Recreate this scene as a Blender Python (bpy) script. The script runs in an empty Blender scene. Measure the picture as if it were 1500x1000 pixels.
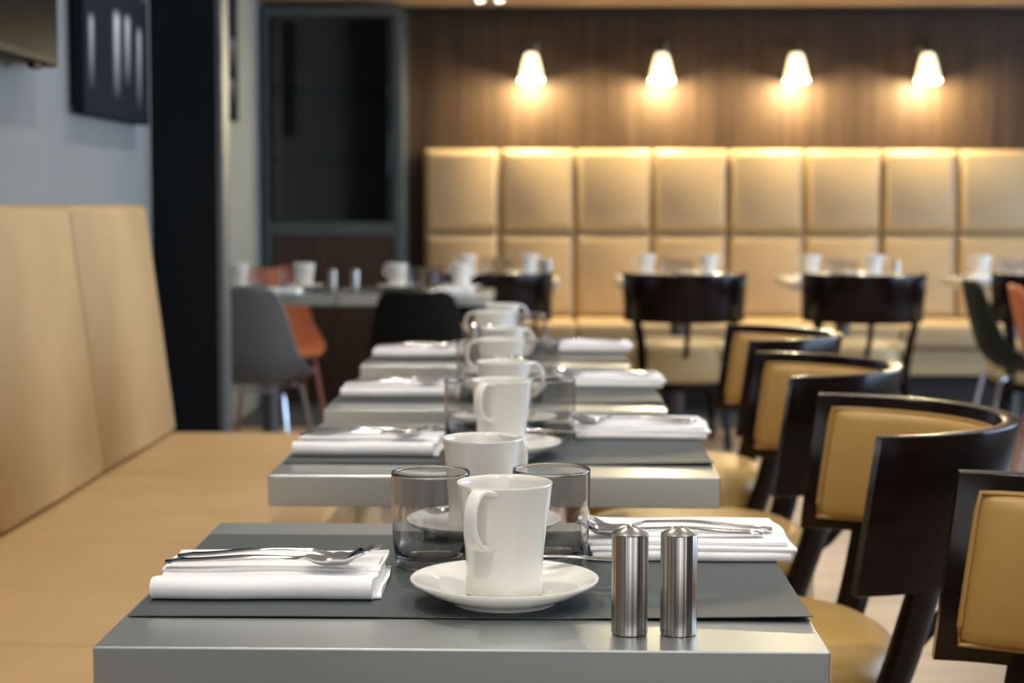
import bpy, bmesh, math, random
from mathutils import Vector, Matrix
random.seed(7)
sc = bpy.context.scene
C = sc.collection
R = math.radians

# ------------------------------------------------------------------ camera
cam_d = bpy.data.cameras.new('camera')
cam_d.sensor_width = 36.0
cam_d.lens = 2600.0 / 1500.0 * 36.0
cam_d.dof.use_dof = True
cam_d.dof.focus_distance = 1.66
cam_d.dof.aperture_fstop = 6.3
cam_d.clip_start = 0.05
cam = bpy.data.objects.new('camera', cam_d)
C.objects.link(cam)
cam.matrix_world = (Matrix.Translation((0, 0, 1.115)) @ Matrix.Rotation(R(1.168), 4, 'Z')
                    @ Matrix.Rotation(R(90 - 4.486), 4, 'X') @ Matrix.Rotation(R(0.12), 4, 'Z'))
sc.camera = cam

# ------------------------------------------------------------------ world, daylight, exposure
w = bpy.data.worlds.new('world')
sc.world = w
w.use_nodes = True
w.node_tree.nodes['Background'].inputs[0].default_value = (0.62, 0.76, 1.0, 1)
w.node_tree.nodes['Background'].inputs[1].default_value = 0.6
sc.view_settings.view_transform = 'Standard'
sc.view_settings.look = 'None'
sc.view_settings.gamma = 1.0
sc.view_settings.use_curve_mapping = False
sc.view_settings.exposure = 0.42


def area(name, loc, rot, sx, sy, power, col):
    l = bpy.data.lights.new(name, 'AREA')
    l.shape = 'RECTANGLE'
    l.size, l.size_y, l.energy, l.color = sx, sy, power, col
    o = bpy.data.objects.new(name, l)
    C.objects.link(o)
    o.location, o.rotation_euler = loc, rot
    return o


# daylight entering through the windows of the right wall and of the wall behind the camera
area('daylight_right', (5.45, 6.0, 1.55), (0, R(90), 0), 1.9, 6.0, 230, (0.55, 0.74, 1.0))
area('daylight_rear', (0.6, -2.95, 1.65), (R(90), 0, 0), 5.0, 1.9, 42, (1.0, 0.94, 0.86))
SPOT = 40.0      # power of each ceiling downlight
WARM = (1.0, 0.915, 0.815)


# ------------------------------------------------------------------ materials
def new_mat(name):
    m = bpy.data.materials.new(name)
    m.use_nodes = True
    nt = m.node_tree
    return m, nt, nt.nodes['Principled BSDF']


def mat(name, col, rough=0.5, metal=0.0, var=0.0, scale=(8, 8, 8), bump=0.0, bscale=None,
        coat=0.0, spec=0.5, ior=1.5, sheen=0.0, sub=0.0, lo=0.3, hi=0.7):
    m, nt, b = new_mat(name)
    b.inputs['Base Color'].default_value = (*col, 1)
    b.inputs['Roughness'].default_value = rough
    b.inputs['Metallic'].default_value = metal
    b.inputs['Coat Weight'].default_value = coat
    b.inputs['Coat Roughness'].default_value = 0.08
    b.inputs['Specular IOR Level'].default_value = spec
    b.inputs['IOR'].default_value = ior
    b.inputs['Sheen Weight'].default_value = sheen
    if sub:
        b.inputs['Subsurface Weight'].default_value = sub
        b.inputs['Subsurface Radius'].default_value = (0.004, 0.003, 0.002)
    if var or bump:
        tc = nt.nodes.new('ShaderNodeTexCoord')

        def noise(sc3, det=4):
            mp = nt.nodes.new('ShaderNodeMapping')
            mp.inputs['Scale'].default_value = sc3
            nt.links.new(tc.outputs['Object'], mp.inputs[0])
            n = nt.nodes.new('ShaderNodeTexNoise')
            n.inputs['Scale'].default_value = 1.0
            n.inputs['Detail'].default_value = det
            nt.links.new(mp.outputs[0], n.inputs['Vector'])
            return n
        if var:
            n = noise(scale)
            r = nt.nodes.new('ShaderNodeValToRGB')
            r.color_ramp.elements[0].position = lo
            r.color_ramp.elements[1].position = hi
            r.color_ramp.elements[0].color = (*[c * (1 - var) for c in col], 1)
            r.color_ramp.elements[1].color = (*[min(1, c * (1 + var)) for c in col], 1)
            nt.links.new(n.outputs['Fac'], r.inputs[0])
            nt.links.new(r.outputs[0], b.inputs['Base Color'])
        if bump:
            n2 = noise(bscale or scale, 3)
            bp = nt.nodes.new('ShaderNodeBump')
            bp.inputs['Strength'].default_value = bump
            bp.inputs['Distance'].default_value = 0.002
            nt.links.new(n2.outputs['Fac'], bp.inputs['Height'])
            nt.links.new(bp.outputs[0], b.inputs['Normal'])
    return m


def emit(name, col, strength):
    m, nt, b = new_mat(name)
    b.inputs['Base Color'].default_value = (*col, 1)
    b.inputs['Emission Color'].default_value = (*col, 1)
    b.inputs['Emission Strength'].default_value = strength
    return m


def glass_thin(name, tint=(1, 1, 1), rough=0.0, ior=1.5):
    m = bpy.data.materials.new(name)
    m.use_nodes = True
    nt = m.node_tree
    nt.nodes.clear()
    out = nt.nodes.new('ShaderNodeOutputMaterial')
    tr = nt.nodes.new('ShaderNodeBsdfTransparent')
    tr.inputs[0].default_value = (*tint, 1)
    gl = nt.nodes.new('ShaderNodeBsdfGlossy')
    gl.inputs['Roughness'].default_value = rough
    lw = nt.nodes.new('ShaderNodeLayerWeight')
    lw.inputs['Blend'].default_value = 0.5
    pw_ = nt.nodes.new('ShaderNodeMath')
    pw_.operation = 'POWER'
    pw_.inputs[1].default_value = 4.5
    nt.links.new(lw.outputs['Facing'], pw_.inputs[0])
    ma = nt.nodes.new('ShaderNodeMath')
    ma.operation = 'MULTIPLY_ADD'
    ma.inputs[1].default_value = 0.75
    ma.inputs[2].default_value = 0.045
    nt.links.new(pw_.outputs[0], ma.inputs[0])
    mx = nt.nodes.new('ShaderNodeMixShader')
    nt.links.new(ma.outputs[0], mx.inputs[0])
    nt.links.new(tr.outputs[0], mx.inputs[1])
    nt.links.new(gl.outputs[0], mx.inputs[2])
    nt.links.new(mx.outputs[0], out.inputs[0])
    return m


def glass_solid(name):
    m, nt, b = new_mat(name)
    b.inputs['Transmission Weight'].default_value = 1.0
    b.inputs['Roughness'].default_value = 0.0
    b.inputs['IOR'].default_value = 1.45
    return m


M = {}
M['steel_top'] = mat('brushed_steel_sheet', (0.66, 0.70, 0.69), 0.32, 1.0, 0.05, (4, 4, 4), 0.025, (12, 300, 300))
M['steel'] = mat('polished_steel', (0.60, 0.59, 0.57), 0.12, 1.0)
M['steel_leg'] = mat('satin_steel', (0.16, 0.155, 0.15), 0.45, 1.0, 0.05, (20, 20, 4))
M['cap'] = mat('turned_steel_cap', (0.55, 0.52, 0.48), 0.22, 1.0, 0.03, (30, 30, 30))
M['shaker'] = mat('turned_steel', (0.47, 0.44, 0.40), 0.27, 1.0, 0.45, (330, 330, 0.4), 0.3, (420, 420, 0.4), lo=0.4, hi=0.6)
M['chrome'] = mat('chrome', (0.62, 0.64, 0.68), 0.15, 1.0)
M['porcelain'] = mat('glazed_porcelain', (0.80, 0.775, 0.72), 0.16, 0.0, 0.01, (6, 6, 6), coat=0.4)
M['napkin'] = mat('white_cotton', (0.86, 0.86, 0.88), 0.9, 0.0, 0.015, (30, 30, 30), 0.25, (900, 900, 900), sheen=0.2)
M['mat'] = mat('charcoal_paper', (0.058, 0.071, 0.074), 0.55, 0.0, 0.10, (160, 160, 160), 0.15, (700, 700, 700), spec=0.35)
M['glass_base'] = glass_solid('thick_glass')
M['tan'] = mat('tan_leather', (0.455, 0.295, 0.130), 0.58, 0.0, 0.06, (5, 5, 5), 0.12, (260, 260, 260))
M['tan_panel'] = mat('tan_leather_panels', (0.50, 0.355, 0.185), 0.5, 0.0, 0.05, (3, 3, 3), 0.10, (220, 220, 220))
M['tan_chair'] = mat('ochre_leather', (0.43, 0.265, 0.075), 0.40, 0.0, 0.06, (9, 9, 9), 0.12, (300, 300, 300))
M['piping'] = mat('ochre_piping', (0.40, 0.235, 0.065), 0.4)
M['cream'] = mat('cream_leather', (0.60, 0.47, 0.24), 0.40, 0.0, 0.04, (9, 9, 9), 0.1, (300, 300, 300))
M['dark_wood'] = mat('dark_stained_wood', (0.0085, 0.0042, 0.0034), 0.17, 0.0, 0.35, (3, 3, 40), spec=0.22)
M['wall_grey'] = mat('blue_grey_plaster', (0.222, 0.248, 0.252), 0.75, 0.0, 0.07, (1.5, 1.5, 3), 0.15, (60, 60, 60))
M['wall_wood'] = mat('walnut_veneer', (0.050, 0.030, 0.0175), 0.55, 0.0, 0.28, (26, 26, 1.2), spec=0.2)
M['wood_low'] = mat('walnut_panel', (0.055, 0.026, 0.014), 0.45, 0.0, 0.28, (22, 22, 1.5))
M['soffit'] = mat('oak_soffit', (0.58, 0.42, 0.28), 0.5, 0.0, 0.2, (2, 30, 10))
M['ceiling'] = mat('ceiling_paint', (0.75, 0.74, 0.71), 0.9, 0.0, 0.03, (2, 2, 2))
M['wall_plain'] = mat('warm_plaster', (0.42, 0.40, 0.37), 0.85, 0.0, 0.05, (2, 2, 2))
M['black_trim'] = mat('blackened_metal', (0.018, 0.022, 0.024), 0.35, 0.6, 0.1, (8, 8, 8))
M['pillar'] = mat('dark_lacquer', (0.006, 0.009, 0.012), 0.42, 0.0, 0.15, (4, 4, 2), ior=1.22)
M['frame_metal'] = mat('grey_steel_frame', (0.10, 0.118, 0.12), 0.45, 0.5, 0.1, (4, 4, 9))
M['edge_trim'] = mat('brushed_trim', (0.13, 0.15, 0.17), 0.5, 0.8, 0.06, (10, 10, 3))
M['cab_dark'] = mat('dark_cabinet_lining', (0.030, 0.024, 0.020), 0.5, 0.0, 0.2, (5, 5, 2))
M['cab_glass'] = glass_thin('smoked_glass', (0.75, 0.75, 0.75), 0.08)
M['win_glass'] = glass_thin('window_glass', (0.98, 0.99, 1.0))
M['carpet'] = mat('dark_teal_carpet', (0.020, 0.030, 0.042), 0.95, 0.0, 0.35, (40, 40, 40), 0.4, (200, 200, 200))
M['slab'] = mat('floor_slab', (0.12, 0.09, 0.07), 0.7, 0.0, 0.1, (3, 3, 3))
M['plank'] = [mat('floor_oak', tuple(c * k for c in (0.30, 0.215, 0.165)), 0.42, 0.0, 0.14, (2.5, 40, 10)) for k in (0.86, 1.0, 1.12)]
M['plastic_grey'] = mat('grey_plastic', (0.135, 0.142, 0.146), 0.5, 0.0, 0.03, (4, 4, 4))
M['plastic_black'] = mat('black_plastic', (0.008, 0.008, 0.007), 0.5, 0.0, 0.03, (4, 4, 4), ior=1.25)
M['plastic_green'] = mat('dark_green_plastic', (0.014, 0.022, 0.017), 0.5, 0.0, 0.03, (4, 4, 4), ior=1.25)
M['plastic_orange'] = mat('orange_plastic', (0.56, 0.165, 0.060), 0.45, 0.0, 0.03, (4, 4, 4))
M['leg_orange'] = mat('orange_painted_steel', (0.40, 0.12, 0.07), 0.4)
M['tv'] = mat('tv_screen', (0.006, 0.006, 0.007), 0.3, 0.0, 0.1, (2, 2, 2), ior=1.06, spec=0.15)
M['tv_frame'] = mat('tv_bezel', (0.012, 0.012, 0.012), 0.5, 0.0, 0.1, (3, 3, 3), ior=1.15)
M['shade'] = emit('lit_frosted_glass', (1.0, 0.86, 0.52), 1.35)
M['bulb'] = emit('lit_bulb', (1.0, 0.90, 0.66), 14.0)
M['lens'] = emit('lit_downlight_lens', (1.0, 0.92, 0.80), 30.0)
M['bracket'] = mat('dark_bronze', (0.10, 0.085, 0.06), 0.35, 0.8, 0.1, (9, 9, 9))
M['wall_base'] = mat('bench_plinth', (0.030, 0.022, 0.018), 0.6, 0.0, 0.15, (5, 5, 5))


def painting_mat(name, strokes):
    """dark canvas with soft pale vertical brush strokes: (u, width, v_low, v_high, strength)"""
    m, nt, b = new_mat(name)
    b.inputs['Roughness'].default_value = 0.8
    b.inputs['IOR'].default_value = 1.1
    tc = nt.nodes.new('ShaderNodeTexCoord')
    sep = nt.nodes.new('ShaderNodeSeparateXYZ')
    nt.links.new(tc.outputs['Generated'], sep.inputs[0])

    def math_(op, a, bb=None, clamp=False):
        n = nt.nodes.new('ShaderNodeMath')
        n.operation = op
        n.use_clamp = clamp
        for i, v in enumerate((a, bb)):
            if v is None:
                continue
            if isinstance(v, (int, float)):
                n.inputs[i].default_value = v
            else:
                nt.links.new(v, n.inputs[i])
        return n.outputs[0]
    u, v = sep.outputs['Y'], sep.outputs['Z']
    total = None
    for (u0, wd, lo, hi, st) in strokes:
        bend = math_('MULTIPLY', math_('SUBTRACT', v, lo), 0.05)
        d = math_('ABSOLUTE', math_('SUBTRACT', math_('SUBTRACT', u, u0), bend))
        prof = math_('SUBTRACT', 1.0, math_('DIVIDE', d, wd), True)
        up = math_('DIVIDE', math_('SUBTRACT', v, lo), (hi - lo) * 0.8, True)
        dn = math_('DIVIDE', math_('SUBTRACT', hi, v), (hi - lo) * 0.12, True)
        s = math_('MULTIPLY', math_('MULTIPLY', math_('MULTIPLY', prof, up), dn), st)
        total = s if total is None else math_('ADD', total, s)
    mx = nt.nodes.new('ShaderNodeMix')
    mx.data_type = 'RGBA'
    mx.inputs[6].default_value = (0.012, 0.017, 0.026, 1)
    mx.inputs[7].default_value = (0.62, 0.60, 0.64, 1)
    nt.links.new(math_('MINIMUM', total, 1.0), mx.inputs[0])
    nt.links.new(mx.outputs[2], b.inputs['Base Color'])
    return m


M['painting'] = painting_mat('painted_canvas', [(0.10, 0.05, 0.06, 0.255, 0.8), (0.47, 0.07, 0.05, 0.29, 1.0),
                                                (0.64, 0.06, 0.09, 0.29, 0.85), (0.83, 0.05, 0.03, 0.27, 0.7),
                                                (0.93, 0.05, 0.33, 0.45, 0.7)])
M['painting_b'] = painting_mat('painted_canvas_far', [(0.4, 0.3, 0.12, 0.30, 0.35), (0.5, 0.3, 0.36, 0.6, 0.35)])


# ------------------------------------------------------------------ mesh helpers
def mk(name, bm, m, parent=None, smooth=False, angle=40):
    me = bpy.data.meshes.new(name)
    bmesh.ops.recalc_face_normals(bm, faces=bm.faces)
    bm.to_mesh(me)
    bm.free()
    me.materials.append(m)
    if smooth:
        for p in me.polygons:
            p.use_smooth = True
        me.set_sharp_from_angle(angle=R(angle))
    o = bpy.data.objects.new(name, me)
    C.objects.link(o)
    if parent:
        o.parent = parent
    return o


def tag(o, label, cat, group=None):
    o['label'] = label
    o['category'] = cat
    if group:
        o['group'] = group
    return o


def thing(name, label, cat, loc=(0, 0, 0), rz=0.0, group=None):
    o = bpy.data.objects.new(name, None)
    o.empty_display_size = 0.05
    C.objects.link(o)
    o.location = loc
    o.rotation_euler = (0, 0, rz)
    return tag(o, label, cat, group)


def structure(name, bm, m, parent=None, smooth=False):
    o = mk(name, bm, m, parent, smooth)
    o['kind'] = 'structure'
    return o


def clone(root, loc, rz, label, group=None, parent=None):
    r = root.copy()
    C.objects.link(r)
    r.parent = parent
    if parent is None:
        r.location = loc
        r.rotation_euler = (0, 0, rz)
        r['label'] = label
        if group:
            r['group'] = group
    for ch in list(root.children):
        clone(ch, None, None, None, None, r)
    return r


def box(bm, x0, x1, y0, y1, z0, z1, bev=0.0, seg=2):
    b2 = bmesh.new()
    bmesh.ops.create_cube(b2, size=1.0)
    bmesh.ops.scale(b2, vec=(x1 - x0, y1 - y0, z1 - z0), verts=b2.verts)
    bmesh.ops.translate(b2, vec=((x0 + x1) / 2, (y0 + y1) / 2, (z0 + z1) / 2), verts=b2.verts)
    if bev:
        bmesh.ops.bevel(b2, geom=list(b2.edges), offset=bev, segments=seg, profile=0.5, affect='EDGES')
    me = bpy.data.meshes.new('t')
    b2.to_mesh(me)
    b2.free()
    bm.from_mesh(me)
    bpy.data.meshes.remove(me)
    return bm


def B(*a, **k):
    return box(bmesh.new(), *a, **k)


def rings(bm, rs, closed=True, cap0=True, cap1=True):
    """skin a list of rings (lists of points)"""
    vr = [[bm.verts.new(p) for p in r] for r in rs]
    n = len(vr[0])
    for a, b in zip(vr, vr[1:]):
        for i in range(n if closed else n - 1):
            j = (i + 1) % n
            bm.faces.new((a[i], a[j], b[j], b[i]))
    if cap0:
        bm.faces.new(list(reversed(vr[0])))
    if cap1:
        bm.faces.new(vr[-1])
    return bm


def lathe(bm, prof, n=40, sq=2.0, rx=1.0, ry=1.0, cx=0.0, cy=0.0, cap0=False, cap1=False):
    """profile of (r, z) turned round z; r = 0 makes a pole; sq > 2 squares the outline"""
    rows = []
    for r, z in prof:
        if r < 1e-6:
            rows.append([bm.verts.new((cx, cy, z))])
            continue
        row = []
        for i in range(n):
            a = 2 * math.pi * i / n
            c, s = math.cos(a), math.sin(a)
            k = (abs(c) ** sq + abs(s) ** sq) ** (-1.0 / sq)
            row.append(bm.verts.new((cx + r * rx * k * c, cy + r * ry * k * s, z)))
        rows.append(row)
    for a, b in zip(rows, rows[1:]):
        for i in range(n):
            j = (i + 1) % n
            if len(a) == 1 and len(b) == 1:
                continue
            if len(a) == 1:
                bm.faces.new((a[0], b[j], b[i]))
            elif len(b) == 1:
                bm.faces.new((a[i], a[j], b[0]))
            else:
                bm.faces.new((a[i], a[j], b[j], b[i]))
    if cap0 and len(rows[0]) > 1:
        bm.faces.new(list(reversed(rows[0])))
    if cap1 and len(rows[-1]) > 1:
        bm.faces.new(rows[-1])
    return bm


def catmull(pts, k=6, closed=False):
    P_ = [Vector(p) for p in pts]
    n = len(P_)
    out = []
    for i in range(n if closed else n - 1):
        p1, p2 = P_[i], P_[(i + 1) % n]
        p0 = P_[i - 1] if (closed or i > 0) else p1 * 2 - p2
        p3 = P_[(i + 2) % n] if (closed or i + 2 < n) else p2 * 2 - p1
        for j in range(k):
            t = j / k
            out.append(0.5 * ((2 * p1) + (p2 - p0) * t + (2 * p0 - 5 * p1 + 4 * p2 - p3) * t * t
                              + (3 * p1 - p0 - 3 * p2 + p3) * t ** 3))
    if not closed:
        out.append(P_[-1])
    return out


def tube(bm, pts, r, n=8, closed=False, r1=None):
    pts = [Vector(p) for p in pts]
    rs = []
    N = len(pts)
    for i, p in enumerate(pts):
        a = pts[i - 1] if (i or closed) else p
        b = pts[(i + 1) % N] if (i < N - 1 or closed) else p
        d = (b - a).normalized()
        u = d.cross(Vector((0, 0, 1)))
        if u.length < 1e-3:
            u = Vector((1, 0, 0))
        u.normalize()
        v = d.cross(u).normalized()
        rr = r if r1 is None else r + (r1 - r) * i / max(1, N - 1)
        rs.append([p + rr * (math.cos(2 * math.pi * k / n) * u + math.sin(2 * math.pi * k / n) * v) for k in range(n)])
    if closed:
        rs.append(rs[0])
        return rings(bm, rs, True, False, False)
    return rings(bm, rs)


def rrect(w_, h_, r, seg=3):
    """rounded rectangle outline, centred"""
    out = []
    for cx, cy, a0 in ((w_ / 2 - r, h_ / 2 - r, 0), (-w_ / 2 + r, h_ / 2 - r, 90), (-w_ / 2 + r, -h_ / 2 + r, 180), (w_ / 2 - r, -h_ / 2 + r, 270)):
        for i in range(seg + 1):
            a = R(a0 + 90 * i / seg)
            out.append((cx + r * math.cos(a), cy + r * math.sin(a)))
    return out


def ribbon(bm, pts, widths, thick, wdir, n=3):
    """flat rounded strap swept along pts; wdir is its width direction"""
    pts = [Vector(p) for p in pts]
    wdir = Vector(wdir)
    rs = []
    for i, p in enumerate(pts):
        a, b = pts[max(0, i - 1)], pts[min(len(pts) - 1, i + 1)]
        d = (b - a).normalized()
        nrm = d.cross(wdir).normalized()
        wd = widths(i / (len(pts) - 1)) if callable(widths) else widths
        th = thick(i / (len(pts) - 1)) if callable(thick) else thick
        rs.append([p + wdir * x + nrm * y for x, y in rrect(wd, th, min(wd, th) * 0.48, n)])
    return rings(bm, rs)


# ------------------------------------------------------------------ the room
XL, XR, XREC, YB, YF, ZC = -1.20, 5.2, -1.58, -2.6, 10.10, 2.75
structure('floor', B(XREC - 0.2, XR + 0.2, YB - 0.2, YF + 0.2, -0.2, -0.012), M['slab'])
floor = bpy.data.objects['floor']
random.seed(3)
pl_mesh = {}
row_y, pw = 0.9, 0.182
k = 0
while row_y < 8.72:
    off = (k * 0.73) % 1.9
    x = -1.56 + 0.0
    first = True
    while x < 3.4:
        L = (1.9 - off) if first and off > 0.15 else 1.9
        first = False
        x1 = min(x + L, 3.4)
        o = mk('plank', B(x + 0.0012, x1 - 0.0012, row_y + 0.0012, row_y + pw - 0.0012, -0.012, 0.0, 0.0012, 1), random.choice(M['plank']), floor)
        x = x1
    row_y += pw
    k += 1
structure('trim_carpet', B(-1.56, XR, row_y + 0.001, YF, -0.012, 0.004), M['carpet'])
structure('ceiling', B(XREC - 0.2, XR + 0.2, YB - 0.2, YF + 0.2, ZC, ZC + 0.15), M['ceiling'])
structure('trim_soffit', B(XREC, XR, 8.9, YF, 2.205, ZC), M['soffit'])
structure('trim_cornice', B(XREC, XR, YF - 0.06, YF - 0.001, 2.172, 2.204), M['black_trim'])
structure('wall_left', B(XL - 0.5, XL, YB, 5.36, 0, ZC), M['wall_grey'])
structure('wall_recess', B(XREC - 0.12, XREC, 5.48, YF, 0, ZC), M['wall_grey'])
structure('wall_far', B(XREC - 0.2, XR + 0.2, YF, YF + 0.15, 0, ZC), M['wall_wood'])


def wall_with_window(name, n, axis, pos, a0, a1, w0, w1, z0, z1, thick):
    """a wall in the plane axis = pos, with a wide glazed opening in it"""
    bm = bmesh.new()

    def bx(p0, p1, q0, q1, th0=pos, th1=pos + thick, bm_=None):
        t0, t1 = sorted((th0, th1))
        if axis == 'x':
            box(bm_ if bm_ is not None else bm, t0, t1, p0, p1, q0, q1)
        else:
            box(bm_ if bm_ is not None else bm, p0, p1, t0, t1, q0, q1)
    bx(a0, w0, 0, ZC)
    bx(w1, a1, 0, ZC)
    bx(w0, w1, 0, z0)
    bx(w0, w1, z1, ZC)
    structure(name, bm, M['wall_plain'])
    fr = bmesh.new()
    c = pos + thick * 0.5
    t = 0.025 if thick > 0 else -0.025
    for p0, p1, q0, q1 in ((w0, w1, z0, z0 + 0.05), (w0, w1, z1 - 0.05, z1), (w0, w0 + 0.05, z0 + 0.05, z1 - 0.05), (w1 - 0.05, w1, z0 + 0.05, z1 - 0.05)):
        bx(p0, p1, q0, q1, c - t, c + t, fr)
    win = structure('window_%d' % n, fr, M['black_trim'])
    m_ = bmesh.new()
    npane = 4
    for i in range(npane):
        pa = w0 + 0.05 + (w1 - w0 - 0.1) * i / npane
        pb = w0 + 0.05 + (w1 - w0 - 0.1) * (i + 1) / npane
        g = bmesh.new()
        bx(pa + 0.02, pb - 0.02, z0 + 0.05, z1 - 0.05, c - t * 0.1, c + t * 0.1, g)
        mk('pane', g, M['win_glass'], win)
        if i:
            mm = bmesh.new()
            bx(pa - 0.02, pa + 0.02, z0 + 0.05, z1 - 0.05, c - t, c + t, mm)
            mk('mullion', mm, M['black_trim'], win)


wall_with_window('wall_right', 1, 'x', XR, YB, YF, 3.0, 9.0, 0.6, 2.5, 0.15)
wall_with_window('wall_rear', 2, 'y', YB, XL - 0.5, XR + 0.15, -1.0, 4.0, 0.75, 2.55, -0.15)

# pillar that closes the near wall
pil = thing('pillar', 'dark lacquered pillar with a steel corner strip beyond the left banquette', 'pillar', (-1.28, 5.42, 0))
mk('shaft', B(-0.32, 0.285, -0.056, 0.056, 0, ZC - 0.001, 0.004), M['pillar'], pil)
mk('corner_strip', B(0.276, 0.297, -0.059, 0.059, 0, ZC - 0.001, 0.003), M['edge_trim'], pil)

# ------------------------------------------------------------------ left banquette
ben = thing('banquette', 'long tan leather banquette along the blue-grey left wall', 'banquette', (0, 0, 0))
YE = 4.945
mk('plinth', B(-1.19, -0.52, 0.97, YE - 0.06, 0, 0.14), M['wall_base'], ben)
mk('base', B(-1.195, -0.47, 0.955, YE - 0.02, 0.14, 0.335, 0.008), M['tan'], ben)
pan = 0.80


def back_cushion(y0, y1):
    """leaning back panel, softly rounded"""
    bm = bmesh.new()
    # outline in (x, z), swept along y with rounded ends
    n = 10
    fb, ft = -1.044, -1.118      # front face bottom / top
    zb, zt = 0.475, 1.105
    out = []
    r = 0.022
    out += [(-1.195, zb), (fb - 0.008, zb), (fb, zb + 0.01)]
    for i in range(7):
        t = i / 6
        a = R(90 * t)
        out.append((ft - r + r * math.cos(a), zt - r + r * math.sin(a)))
    out += [(-1.195, zt)]
    rs = []
    e = 0.016
    for y, ins in ((y0, e), (y0 + e * 0.35, e * 0.35), (y0 + e, 0), ((y0 + y1) / 2, -0.002), (y1 - e, 0), (y1 - e * 0.35, e * 0.35), (y1, e)):
        ring = []
        for x, z in out:
            xx = x - (ins if x > -1.19 else 0)
            zz = z - (ins if z > 1.0 else 0) + (ins if z < 0.5 else 0)
            ring.append((xx, y, zz))
        rs.append(ring)
    return rings(bm, rs)


y = YE
i = 0
while y > 1.0:
    mk('back_panel', back_cushion(y - pan + 0.005, y - 0.005), M['tan'], ben, True)
    mk('seat_cushion', B(-1.19, -0.45, y - pan + 0.0015, y - 0.0015, 0.335, 0.47, 0.018, 4), M['tan'], ben, True)
    y -= pan
    i += 1

# ------------------------------------------------------------------ far banquette
fb = thing('wall_banquette', 'long tan leather banquette with square padded wall panels under the lamps', 'banquette', (0, 0, 0))
PX0, PW = -0.704, 0.4275
NC = 9
mk('backing', B(PX0 + 0.006, PX0 + NC * PW - 0.006, YF - 0.04, YF - 0.001, 0.30, 1.400), M['tan_panel'], fb)
mk('plinth', B(PX0 + 0.04, PX0 + NC * PW - 0.02, 9.52, YF - 0.02, 0.004, 0.20), M['wall_base'], fb)
mk('base', B(PX0 + 0.01, PX0 + NC * PW - 0.01, 9.44, YF - 0.045, 0.20, 0.345, 0.006), M['tan_panel'], fb)
for c in range(NC):
    for (za, zb) in ((0.475, 0.938), (0.948, 1.412)):
        bm = bmesh.new()
        x0, x1 = PX0 + c * PW + 0.005, PX0 + (c + 1) * PW - 0.005
        # pillowed square: nested outlines from the wall outwards
        rs = []
        for ins, yy in ((0, YF - 0.045), (0.0, YF - 0.083), (0.006, YF - 0.091), (0.028, YF - 0.114), (0.036, YF - 0.117)):
            rs.append([(p + (x0 + x1) / 2, yy, q + (za + zb) / 2) for p, q in rrect(x1 - x0 - 2 * ins, zb - za - 2 * ins, 0.014, 3)])
        rings(bm, rs)
        mk('back_panel', bm, M['tan_panel'], fb, True, 28)
x = PX0
while x < PX0 + NC * PW - 0.1:
    x1 = min(x + 2 * PW, PX0 + NC * PW)
    mk('seat_cushion', B(x + 0.002, x1 - 0.002, 9.40, YF - 0.045, 0.345, 0.472, 0.025, 4), M['tan_panel'], fb, True)
    x = x1


# ------------------------------------------------------------------ wall lamps
def wall_lamp(x, label):
    t = thing('wall_lamp', label, 'lamp', (x, 9.93, 1.785), 0, 'wall lamps above the far banquette')
    ax = Vector((0, 0.14, 1)).normalized()
    rotm = Vector((0, 0, 1)).rotation_difference(ax).to_matrix().to_4x4() @ Matrix.Diagonal((0.92, 0.92, 0.96, 1))
    bm = lathe(bmesh.new(), [(0.072, 0.0), (0.074, 0.004), (0.066, 0.045), (0.052, 0.105), (0.040, 0.148), (0.032, 0.160), (0.029, 0.157), (0.037, 0.145), (0.049, 0.104), (0.063, 0.045), (0.0705, 0.003), (0.072, 0.0)], 32)
    bmesh.ops.transform(bm, matrix=rotm, verts=bm.verts)
    mk('shade', bm, M['shade'], t, True)
    bm = lathe(bmesh.new(), [(0, 0.02), (0.020, 0.026), (0.028, 0.045), (0.026, 0.065), (0.014, 0.10), (0.012, 0.13), (0, 0.13)], 16)
    bmesh.ops.transform(bm, matrix=rotm, verts=bm.verts)
    mk('bulb', bm, M['bulb'], t, True)
    bm = lathe(bmesh.new(), [(0, 0.128), (0.020, 0.13), (0.031, 0.157), (0.029, 0.185), (0.018, 0.200), (0, 0.203)], 20)
    bmesh.ops.transform(bm, matrix=rotm, verts=bm.verts)
    mk('socket', bm, M['bracket'], t, True)
    p = ax * 0.187
    mk('arm', tube(bmesh.new(), catmull([p, p + Vector((0, 0.05, 0.03)), (0, 0.11, 0.225), (0, 0.162, 0.20)], 5), 0.009, 8), M['bracket'], t, True)
    bm = lathe(bmesh.new(), [(0, 0), (0.042, 0), (0.042, 0.008), (0.030, 0.016), (0, 0.018)], 24)
    bmesh.ops.transform(bm, matrix=Matrix.Translation((0, 0.169, 0.20)) @ Matrix.Rotation(R(90), 4, 'X'), verts=bm.verts)
    mk('wall_plate', bm, M['bracket'], t, True)
    l = bpy.data.lights.new('lamp_light', 'POINT')
    l.energy = 31.0
    l.color = (1.0, 0.83, 0.50)
    l.shadow_soft_size = 0.02
    o = bpy.data.objects.new('lamp_light', l)
    C.objects.link(o)
    o.parent = t
    o.location = ax * -0.012
    return t


for x, lab in ((-0.099, 'lit cone-shaped wall lamp, leftmost of the four above the far banquette'),
               (0.625, 'lit cone-shaped wall lamp, second from the left above the far banquette'),
               (1.368, 'lit cone-shaped wall lamp, third from the left above the far banquette'),
               (2.093, 'lit cone-shaped wall lamp, rightmost of the four above the far banquette')):
    wall_lamp(x, lab)


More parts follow.
